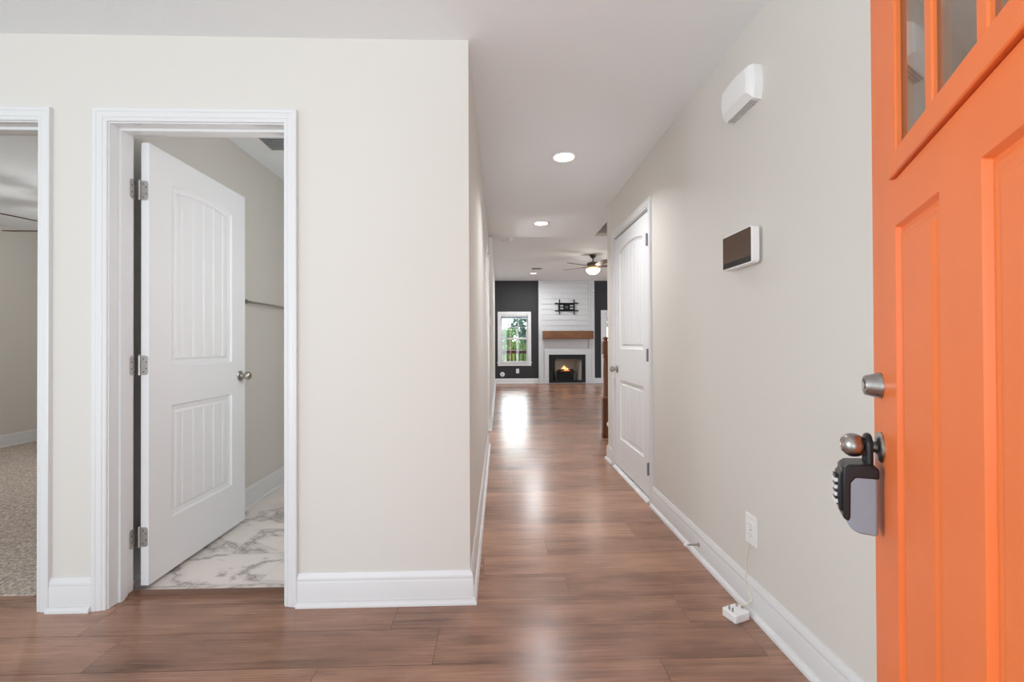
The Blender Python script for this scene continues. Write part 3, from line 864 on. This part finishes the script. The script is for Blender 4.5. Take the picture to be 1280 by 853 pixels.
# ------------------------------------------------------------------ ceiling fittings
def downlight(x, y, z, label):
    t = empty('recessed_light', (x, y, z), label, 'ceiling light', 'recessed ceiling lights')
    m = MB(); m.lathe([(.078, 0), (.094, .001), (.094, .005), (.082, .010), (.070, .006), (.070, 0)], (x, y, z), (0, 0, -1), 40, cap=False); m.build('trim_ring', PLAST, t, smooth=40)
    m = MB(); m.lathe([(.001, .007), (.040, .0066), (.071, .004), (.071, 0)], (x, y, z), (0, 0, -1), 40); m.build('lens', LAMP, t, smooth=40)
    return t


downlight(*HALL_LAMPS[0], H, 'lit recessed light in the hall ceiling, nearer the front door')
downlight(*HALL_LAMPS[1], H, 'lit recessed light in the hall ceiling near the living room opening')
downlight(*LIVING_LAMP, H2, 'lit recessed light in the living room ceiling before the fireplace')
t = empty('smoke_detector', (.14, 7.31, H2), 'round white smoke detector on the living room ceiling', 'smoke detector')
m = MB(); m.lathe([(.088, 0), (.088, .010), (.080, .014), (.076, .030), (.060, .040), (.02, .042), (.001, .042)], (.14, 7.31, H2), (0, 0, -1), 36); m.build('housing', PLAST, t, smooth=35)
m = MB(); m.lathe([(.0772, .016), (.0782, .0165), (.0768, .028), (.0758, .0275)], (.14, 7.31, H2), (0, 0, -1), 36, cap=False)
m.build('sound_slot', GRILLE, t, smooth=40)


def air_vent(name, x0, x1, y0, y1, z, label, along='X', cat='vent', frame=.03, nsl=9):
    t = empty(name, ((x0 + x1) / 2, (y0 + y1) / 2, z), label, cat)
    m = MB()
    for b in ((x0, x1, y0, y0 + frame), (x0, x1, y1 - frame, y1), (x0, x0 + frame, y0 + frame, y1 - frame), (x1 - frame, x1, y0 + frame, y1 - frame)): m.box(*b, z - .010, z)
    m.build('vent_frame', PLAST, t, bevel=.003)
    m = MB(); n = nsl
    for k in range(n):
        if along == 'X':
            yy = y0 + frame + (y1 - y0 - 2 * frame) * (k + .5) / n; m.prism([(yy - .004, z - .009), (yy + .006, z - .001), (yy + .007, z - .001), (yy - .002, z - .009)], 'X', x0 + frame, x1 - frame)
        else:
            xx = x0 + frame + (x1 - x0 - 2 * frame) * (k + .5) / n; m.prism([(xx - .004, z - .009), (xx + .006, z - .001), (xx + .007, z - .001), (xx - .002, z - .009)], 'Y', y0 + frame, y1 - frame)
    m.build('louver', GRILLE, t)
    return t


air_vent('ceiling_vent', .74, 1.02, 10.05, 10.25, H2, 'pale air vent in the living room ceiling beside the recessed light')
air_vent('exhaust_vent', -1.592, -1.30, 2.70, 3.02, H, 'square exhaust vent with dark grille in the bathroom ceiling', frame=.055)


def ceiling_fan(name, x, y, zc, zb, ang, R, label, rod, mats, glow):
    t = empty(name, (x, y, zc), label, 'ceiling fan')
    m = MB(); m.lathe([(.07, 0), (.07, .02), (.055, .05), (.025, .07), (.016, .075)], (x, y, zc), (0, 0, -1), 32); m.build('canopy', mats[0], t, smooth=35)
    MB().lathe([(.013, .06), (.013, zc - zb - .06)], (x, y, zc), (0, 0, -1), 16).build('downrod', mats[0], t, smooth=35)
    m = MB(); m.lathe([(.03, -.10), (.06, -.085), (.115, -.07), (.125, -.04), (.12, -.01), (.10, 0.0)], (x, y, zb), (0, 0, -1), 36); m.build('motor_housing', mats[0], t, smooth=35)
    m = MB(); m.lathe([(.10, 0), (.105, .02), (.09, .05), (.07, .055)], (x, y, zb), (0, 0, -1), 36); m.build('light_collar', mats[2], t, smooth=35)
    m = MB(); m.lathe([(.135, .055), (.14, .065), (.132, .09), (.11, .12), (.075, .145), (.035, .157), (.001, .16)], (x, y, zb), (0, 0, -1), 36); g = m.build('glass_bowl', glow, t, smooth=50)
    m = MB(); m.lathe([(.012, .158), (.016, .165), (.009, .178), (.001, .185)], (x, y, zb), (0, 0, -1), 16); m.build('finial', mats[0], g, smooth=40)
    for k in range(5):
        a = math.radians(ang + 72 * k); ca, sa = math.cos(a), math.sin(a); tilt = .2
        def P(r, w, dz=0): return (x + ca * r - sa * w, y + sa * r + ca * w, zb + .004 - w * tilt + dz)
        out = [(.17, -.05), (.30, -.062), (R - .08, -.07), (R - .02, -.058), (R, -.03), (R, .03), (R - .02, .058), (R - .08, .07), (.30, .062), (.17, .05)]
        m = MB(); n = len(out); m.add([P(r, w, .004) for r, w in out] + [P(r, w, -.004) for r, w in out], [tuple(range(n)), tuple(range(2 * n - 1, n - 1, -1))] + [(i, (i + 1) % n, (i + 1) % n + n, i + n) for i in range(n)])
        bl = m.build('blade', mats[1], t, bevel=.002)
        m = MB(); o2 = [(.09, -.014), (.15, -.012), (.22, -.036), (.25, -.02), (.25, .02), (.22, .036), (.15, .012), (.09, .014)]; n = len(o2)
        m.add([P(r, w, -.004) for r, w in o2] + [P(r, w, -.010) for r, w in o2], [tuple(range(n)), tuple(range(2 * n - 1, n - 1, -1))] + [(i, (i + 1) % n, (i + 1) % n + n, i + n) for i in range(n)])
        m.build('blade_bracket', mats[0], bl)
    return t


ceiling_fan('ceiling_fan', 1.87, 8.58, H2, 2.655, 140, .66, 'bronze five-blade ceiling fan with lit bowl in the living room', .1, (DARKM, BLADE, AMBER), GLOBE)
lamp('fan_bulb', 'POINT', (1.87, 8.58, 2.575), 20, (1.0, 0.93, 0.84), .09)
ceiling_fan('ceiling_fan', -3.8, 4.1, H, 2.165, -107, .72, 'ceiling fan on the bedroom ceiling, its blade tips showing through the left doorway', .1, (DARKM, BLADE, AMBER), GLOBE)
lamp('fan_bulb', 'POINT', (-3.8, 4.1, 2.07), 32, SOFT, .05)

# ------------------------------------------------------------------ bathroom towel bar
t = empty('towel_bar', (-1.74, 2.906, 1.402), 'brushed metal towel bar on the bathroom wall behind the open door', 'towel bar')
for yy in (2.906, 3.668):
    m = MB(); m.lathe([(.022, 0), (.022, .006), (.011, .012), (.010, .050), (.014, .053), (.016, .060), (.013, .072), (.001, .076)], (-1.74, yy, 1.402), (1, 0, 0), 20); m.build('post', NICKEL, t, smooth=40)
MB().lathe([(.008, .005), (.008, .757)], (-1.679, 2.906, 1.402), (0, 1, 0), 16).build('bar', NICKEL, t, smooth=40)

# ------------------------------------------------------------------ stair newel post
nx, ny = 1.262, 5.11
t = empty('newel_post', (nx, ny, 0), 'turned brown wooden stair newel post at the end of the hall', 'newel post')
m = MB(); m.box(nx - .046, nx + .046, ny - .046, ny + .046, 0, .46); m.build('base_block', NEWELW, t, bevel=.004)
m = MB(); m.lathe([(.046, .46), (.044, .475), (.034, .485), (.036, .50), (.030, .52), (.028, .60), (.031, .75), (.029, .86), (.025, .93), (.034, .945), (.034, .955), (.026, .965), (.030, .985), (.036, .99)], (nx, ny, 0), (0, 0, 1), 28); m.build('turned_shaft', NEWELW, t, smooth=35)
m = MB(); m.box(nx - .040, nx + .040, ny - .040, ny + .040, .985, 1.135); m.build('top_block', NEWELW, t, bevel=.006)
m = MB(); m.lathe([(.040, 1.135), (.036, 1.145), (.022, 1.150), (.020, 1.158), (.036, 1.166), (.038, 1.174), (.030, 1.186), (.012, 1.194), (.001, 1.196)], (nx, ny, 0), (0, 0, 1), 28); m.build('cap', NEWELW, t, smooth=35)
m = MB(); m.sweep([(0, 0), (.016, 0), (.014, .008), (.008, .014), (0, .016)], [(nx + .046, ny - .046, 0), (nx - .046, ny - .046, 0), (nx - .046, ny + .046, 0)], (0, 0, 1), -1); m.build('shoe_moulding', NEWELW, t)
t = tag(MB().lathe([(.034, 0), (.034, .008), (.028, .016), (.014, .022), (.001, .024)], (nx + .028, ny - .046, .16), (0, -1, 0), 24).build('wall_cup', PLAST, smooth=40), 'small round white fitting low on the newel post', 'gate cup')

# ------------------------------------------------------------------ living room end wall
# chimney breast: shiplap field between two corner boards, smooth surround below the mantel
BX0, BX1, BY = 1.09, 2.66, YB - .09
FX0, FX1, FZ0, FZ1 = 1.372, 2.398, .025, .805
t = empty('fireplace', (1.88, BY, 0), 'white shiplap chimney breast with black framed electric fireplace', 'fireplace')
m = MB()
m.box(BX0, FX0, BY, YB, 0, H2); m.box(FX1, BX1, BY, YB, 0, H2); m.box(FX0, FX1, BY, YB, FZ1, H2); m.box(FX0, FX1, BY, YB, 0, FZ0)
m.build('chimney_breast', SHIP, t)
m = MB(); z = 1.47; k = 0
while z < H2 - .01:
    zt = min(z + .142, H2); m.box(BX0 + .09, BX1 - .16, BY - .014, BY, z + .004, zt - .004); z += .15
m.build('shiplap_board', SHIP, t, bevel=.002)
for x0, x1 in ((BX0, BX0 + .09), (BX1 - .16, BX1 - .10), (BX1 - .095, BX1)):
    MB().box(x0, x1, BY - .022, BY, .14, H2).build('corner_board', SHIP, t, bevel=.002)
m = MB()   # picture-frame surround round the firebox
m.box(BX0 + .16, FX0, BY - .03, BY, 0, .97); m.box(FX1, BX1 - .16, BY - .03, BY, 0, .97); m.box(FX0, FX1, BY - .03, BY, FZ1, .97)
m.build('surround', SHIP, t, bevel=.003)
for b in ((BX0 - .002, BX0 + .16), (BX1 - .16, BX1 + .002)): MB().box(*b, BY - .036, BY, 0, .14).build('plinth', SHIP, t, bevel=.003)
# firebox: black frame, pale back and side panels
m = MB()
for b in ((FX0, FX1, FZ1 - .12, FZ1), (FX0, FX0 + .11, FZ0, FZ1 - .12), (FX1 - .11, FX1, FZ0, FZ1 - .12), (FX0 + .11, FX1 - .11, FZ0, FZ0 + .06)): m.box(b[0], b[1], BY - .04, BY + .01, b[2], b[3])
fbx = m.build('black_frame', BLACK, t, bevel=.003)
m = MB(); a0, a1, yb2 = FX0 + .11, FX1 - .11, BY + .38
v0 = [(a0, BY, FZ0), (a1, BY, FZ0), (a1 - .10, yb2, FZ0), (a0 + .11, yb2, FZ0)]
m.add([v0[3], v0[2], v0[1]] + [(x, y, FZ1 - .06) for x, y, _ in (v0[3], v0[2], v0[1])], [(0, 1, 4, 3), (1, 2, 5, 4)])
m.build('firebox_back', FIREBRICK, t)
m = MB(); m.add([v0[0], v0[3], (v0[3][0], v0[3][1], FZ1 - .06), (v0[0][0], v0[0][1], FZ1 - .06)], [(0, 1, 2, 3)]); m.add(v0, [(0, 1, 2, 3)]); m.add([(x, y, FZ1 - .06) for x, y, _ in v0], [(0, 1, 2, 3)])
m.build('firebox_lining', BLACK, t)

# electric log set standing in the firebox
t = empty('electric_log_set', (1.86, BY + .16, FZ0), 'glowing electric log insert with grate inside the fireplace', 'log set')
m = MB(); m.box(1.62, 2.08, BY + .10, BY + .24, FZ0, FZ0 + .25); m.build('heater_body', BLACK, t, bevel=.006)
m = MB()
for k in range(7):
    xx = 1.62 + .46 * k / 6; m.tube([(xx, BY + .075, FZ0), (xx, BY + .075, FZ0 + .26), (xx, BY + .085, FZ0 + .30)], .007, 8)
m.tube([(1.60, BY + .078, FZ0 + .20), (2.10, BY + .078, FZ0 + .20)], .007, 8)
m.build('grate', BLACK, t, smooth=40)
for (p, q, r) in (((1.60, BY + .11, FZ0 + .285), (2.12, BY + .12, FZ0 + .29), .032), ((1.63, BY + .17, FZ0 + .31), (2.08, BY + .18, FZ0 + .32), .036), ((1.68, BY + .10, FZ0 + .335), (1.95, BY + .2, FZ0 + .35), .024), ((1.83, BY + .2, FZ0 + .35), (2.08, BY + .10, FZ0 + .34), .022)):
    P0, P1 = Vector(p), Vector(q); pts = [P0.lerp(P1, i / 8) + Vector((0, 0, rng.uniform(-.005, .005))) for i in range(9)]
    MB().tube(pts, [r * rng.uniform(.85, 1.1) for _ in pts], 12).build('log', LOGM, t, smooth=50)
m = MB(); m.box(1.68, 2.02, BY + .13, BY + .16, FZ0 + .30, FZ0 + .345); m.build('ember_bed', EMBER, t)
for xx, hh in ((1.78, .11), (1.82, .15), (1.86, .12), (1.91, .08), (1.96, .05), (1.74, .05)):
    m = MB(); m.lathe([(.004, 0), (.016, hh * .25), (.013, hh * .5), (.006, hh * .8), (.001, hh)], (xx, BY + .15, FZ0 + .33), (0, 0, 1), 12); m.build('flame', FLAME, t, smooth=60)

# mantel beam
t = tag(MB().box(1.193, 2.598, BY - .20, BY - .014, 1.242, 1.462).build('mantel_beam', BEAMW, bevel=.008), 'rustic brown wooden mantel beam across the white chimney breast', 'mantel')
# tv mount
tx, tz = 1.876, 2.135
t = empty('tv_mount', (tx, BY - .014, tz), 'black tv wall mount bracket above the mantel', 'tv mount')
yy0, yy1 = BY - .026, BY - .014
m = MB(); m.box(tx - .21, tx + .21, yy0, yy1, tz - .11, tz - .06); m.box(tx - .21, tx + .21, yy0, yy1, tz + .06, tz + .11)
for xx in (-.21, -.07, .07, .21): m.box(tx + xx - .022, tx + xx + .022, yy0, yy1, tz - .11, tz + .11)
m.box(tx - .21, tx + .21, yy0, yy1, tz - .015, tz + .015); m.box(tx - .07, tx + .07, yy0, yy1, tz + .025, tz + .06); m.box(tx - .07, tx + .07, yy0, yy1, tz - .06, tz - .025)
m.build('wall_plate', BLACK, t)
for zz in (-.105, .105): MB().box(tx - .33, tx + .33, yy0 - .022, yy0, tz + zz - .014, tz + zz + .014).build('rail', BLACK, t)
for xx in (-.205, .205): MB().box(tx + xx - .014, tx + xx + .014, yy0 - .045, yy0 - .022, tz - .21, tz + .21).build('arm', BLACK, t)
# cable covers on the shiplap below the mount
for xx in (1.74, 2.02):
    tag(MB().prism(rrect(xx - .03, xx + .03, 1.77, 1.82, .008), 'Y', BY - .020, BY - .014).build('cable_plate', SHIP), 'small white cable plate on the shiplap below the %s end of the tv mount' % ('left' if xx < 1.8 else 'right'), 'cable plate', 'cable plates')
# small device on the right corner board
t = empty('motion_sensor', (2.60, BY - .022, 2.55), 'small white sensor with dark lens high on the chimney corner', 'sensor')
MB().prism(rrect(2.57, 2.64, 2.51, 2.60, .012), 'Y', BY - .055, BY - .022).build('housing', PLAST, t, bevel=.006)
MB().lathe([(.016, 0), (.014, .006), (.001, .009)], (2.605, BY - .055, 2.545), (0, -1, 0), 16).build('lens', BLACK, t, smooth=40)

# window: casing, two sashes with muntins, blind raised to the top
t = empty('window_1', (.414, YB, .49), 'white framed sash window in the charcoal wall', 'window', kind='structure')
m = MB(); ca0, ca1 = -.056, .884
m.box(ca0, WIN[0] + .005, YB - .02, YB + .001, .492, 2.016); m.box(WIN[1] - .005, ca1, YB - .02, YB + .001, .492, 2.016); m.box(WIN[0] + .005, WIN[1] - .005, YB - .02, YB + .001, WIN[3] - .005, 2.016); m.box(WIN[0] + .005, WIN[1] - .005, YB - .02, YB + .001, .492, WIN[2] + .005)
m.box(ca0 - .02, ca1 + .02, YB - .035, YB + .01, .575, .60)
m.build('window_casing', WHITE, t, bevel=.002)
zm = 1.263
for nm, z0, z1, yy in (('sash', WIN[2], zm + .02, YB + .05), ('sash', zm - .02, WIN[3], YB + .085)):
    m = MB(); fw = .042
    m.box(WIN[0], WIN[0] + fw, yy, yy + .03, z0, z1); m.box(WIN[1] - fw, WIN[1], yy, yy + .03, z0, z1); m.box(WIN[0] + fw, WIN[1] - fw, yy, yy + .03, z0, z0 + fw); m.box(WIN[0] + fw, WIN[1] - fw, yy, yy + .03, z1 - fw, z1)
    sa = m.build('sash', WHITE, t, bevel=.002)
    MB().box(WIN[0] + fw, WIN[1] - fw, yy + .013, yy + .017, z0 + fw, z1 - fw).build('glass_pane', GLASS, sa)
    m = MB(); gx0, gx1, gz0, gz1 = WIN[0] + fw, WIN[1] - fw, z0 + fw, z1 - fw
    for k in (1, 2): xx = gx0 + (gx1 - gx0) * k / 3; m.box(xx - .007, xx + .007, yy + .006, yy + .012, gz0, gz1)
    zz = (gz0 + gz1) / 2; m.box(gx0, gx1, yy + .006, yy + .012, zz - .007, zz + .007)
    m.build('muntin', WHITE, sa)
t = empty('window_blind', (.414, YB + .02, 1.90), 'white slat blind raised to the top of the window', 'blind')
MB().box(WIN[0] + .01, WIN[1] - .01, YB + .005, YB + .045, 1.885, WIN[3] - .001).build('head_rail', PLAST, t, bevel=.003)
m = MB()
for k in range(9): m.box(WIN[0] + .015, WIN[1] - .015, YB + .004, YB + .044, 1.83 + .006 * k, 1.8335 + .006 * k)
m.build('slat', GREYV, t)
MB().box(WIN[0] + .012, WIN[1] - .012, YB + .004, YB + .046, 1.815, 1.829).build('bottom_rail', PLAST, t, bevel=.003)

outlet('wall_outlet', (.50, YB, .283), (0, -1), 'white outlet under the window on the charcoal wall', .085, .13)
t = empty('vacuum_inlet', (.072, YB, .26), 'round white inlet plate low on the charcoal wall left of the outlet', 'inlet plate')
MB().lathe([(.065, 0), (.065, .006), (.056, .012), (.02, .014), (.001, .014)], (.072, YB, .255), (0, -1, 0), 32).build('plate', PLAST, t, smooth=40)
m = MB(); m.lathe([(.02, .013), (.02, .018), (.001, .019)], (.072, YB, .255), (0, -1, 0), 20); m.build('cap', GREYV, t, smooth=40)
# light switches on the left wall beyond the passage
t = empty('light_switch', (XL, 5.9, 1.36), 'white light switch plate on the left wall beyond the hall opening', 'light switch')
MB().prism(rrect(5.84, 5.96, 1.36, 1.485, .006), 'X', XL, XL + .006).build('cover_plate', PLAST, t, bevel=.002)
MB().box(XL + .005, XL + .013, 5.885, 5.915, 1.39, 1.455).build('rocker', PLAST, t, bevel=.001)

# back door at the right of the chimney breast
t = empty('door_4', (BD[0], YB, 0), 'white glazed back door beside the fireplace', 'door', kind='structure')
m = MB(); m.box(BD[0] - .09, BD[0] + .005, YB - .02, YB + .001, 0, 2.055); m.box(BD[1] - .005, BD[1] + .09, YB - .02, YB + .001, 0, 2.055); m.box(BD[0] + .005, BD[1] - .005, YB - .02, YB + .001, 1.965, 2.055)
m.build('door_casing', WHITE, t, bevel=.002)
m = MB(); d0, d1 = BD[0] + .004, BD[1] - .004
m.box(d0, d0 + .09, YB + .03, YB + .07, .01, 1.99); m.box(d1 - .09, d1, YB + .03, YB + .07, .01, 1.99); m.box(d0 + .09, d1 - .09, YB + .03, YB + .07, 1.87, 1.99); m.box(d0 + .09, d1 - .09, YB + .03, YB + .07, .01, .25)
m.build('door_slab', DOORW, t, bevel=.002)
MB().box(d0 + .09, d1 - .09, YB + .045, YB + .05, .25, 1.87).build('glass_pane', GLASS, t)
m = MB(); m.box(d0 - .003, d0 + .01, YB + .022, YB + .032, 1.72, 1.81); m.build('hinge', STEEL, t)

# ------------------------------------------------------------------ outdoors beyond the window
struct(MB().box(-3, 8, YB + .14, 14.9, -.18, -.06).build('floor_deck', DECKW), 'wooden deck behind the house')
t = empty('deck_railing', (1.0, 14.6, -.06), 'brown wooden deck railing outside the window', 'railing')
MB().box(-1.6, 4.6, 14.55, 14.68, .87, .925).build('top_rail', DECKW, t, bevel=.004)
MB().box(-1.6, 4.6, 14.60, 14.64, .78, .87).build('upper_rail', DECKW, t, bevel=.003)
MB().box(-1.6, 4.6, 14.60, 14.64, .02, .10).build('lower_rail', DECKW, t, bevel=.003)
first = None
for k in range(47):
    xx = -1.55 + k * .13
    if first is None:
        ORIGT = ORIG[t.name]
        first = MB().box(xx - .019, xx + .019, 14.565, 14.603, -.06, .86).build('baluster', DECKW, t)
    else:
        c = first.copy(); COL.objects.link(c); c.location = (k * .13, 0, 0)
ground = MB(); ground.add([(-40, 14.0, -1.6), (40, 14.0, -1.6), (40, 26, -1.2), (-40, 26, -1.2), (40, 60, 1.2), (-40, 60, 1.2)], [(0, 1, 2, 3), (3, 2, 4, 5)])
struct(ground.build('ground', LAWN), 'green lawn behind the house')
struct(MB().box(-12, 20, -6, 14.0, -1.7, -.35).build('ground_yard', CONC), 'bare ground under the deck')


def tree(x, y, z0, h, r, mi, seed, label, nleaf=2600):
    rg = np.random.RandomState(seed)
    t = empty('leafy_tree', (x, y, z0), label, 'tree', 'trees behind the house')
    pts = [(x, y, z0), (x + .05, y, z0 + h * .35), (x - .04, y, z0 + h * .6), (x, y, z0 + h * .8)]
    m = MB(); m.tube(spline(pts), [max(.03, .13 * h / 5 * (1 - i / 28)) for i in range(len(spline(pts)))], 10)
    for k in range(5):
        a = rg.rand() * 6.28; zz = z0 + h * (.4 + .08 * k)
        m.tube([(x, y, zz), (x + math.cos(a) * r * .4, y + math.sin(a) * r * .4, zz + .3), (x + math.cos(a) * r * .7, y + math.sin(a) * r * .7, zz + .7)], [.05, .035, .015], 7)
    m.build('trunk', BARK, t, smooth=60)
    # crown: leaf cards gathered into clumps
    ncl = 46
    cc = rg.randn(ncl, 3); cc /= np.linalg.norm(cc, axis=1)[:, None]; cc *= (rg.rand(ncl, 1) ** .4)
    cc = cc * np.array([r, r, h * .36]) + np.array([x, y, z0 + h * .62])
    which = rg.randint(0, ncl, nleaf)
    p = cc[which] + rg.randn(nleaf, 3) * r * .15
    s = r * .075 * (0.6 + rg.rand(nleaf))
    u = rg.randn(nleaf, 3); u /= np.linalg.norm(u, axis=1)[:, None]
    w = np.cross(u, rg.randn(nleaf, 3)); w /= np.linalg.norm(w, axis=1)[:, None]
    us, ws = u * s[:, None], w * s[:, None] * .55
    V = np.stack([p - us, p + ws, p + us, p - ws], 1).reshape(-1, 3)
    m = MB(); m.v = [tuple(q) for q in V]; m.f = [(4 * i, 4 * i + 1, 4 * i + 2, 4 * i + 3) for i in range(nleaf)]
    m.build('foliage', LEAF[mi], t)


tree(-.85, 18.0, -1.4, 2.9, .9, 1, 1, 'light green leafy tree seen at the left of the window behind the railing')
tree(1.6, 22.8, -1.4, 2.7, .8, 1, 2, 'low light green tree at the right of the window behind the railing')
tree(.45, 26.0, -1.1, 3.1, 1.4, 0, 3, 'mid green tree in the middle of the window view')
tree(2.5, 33.0, -.7, 4.3, 1.7, 2, 4, 'tall dark bluish green tree rising at the right of the window view')
tree(-.9, 32.0, -.8, 2.6, 1.5, 3, 5, 'pale green tree behind the left edge of the window')
tree(.34, 20.6, -1.4, 2.4, .5, 1, 7, 'small yellow green tree at the middle of the window above the railing')
tree(3.9, 22.0, -1.4, 5.4, 1.7, 0, 6, 'green tree outside beyond the back door glass')

# everyday category for every piece of the setting
for o in list(SC.objects):
    if o.parent is None and o.get('kind') == 'structure' and not o.get('category'):
        o['category'] = {'trim': 'trim', 'baseboard': 'baseboard', 'wall': 'wall', 'floor': 'floor', 'ceiling': 'ceiling'}.get(o.name.split('_')[0].split('.')[0], o.name.split('_')[0].split('.')[0])
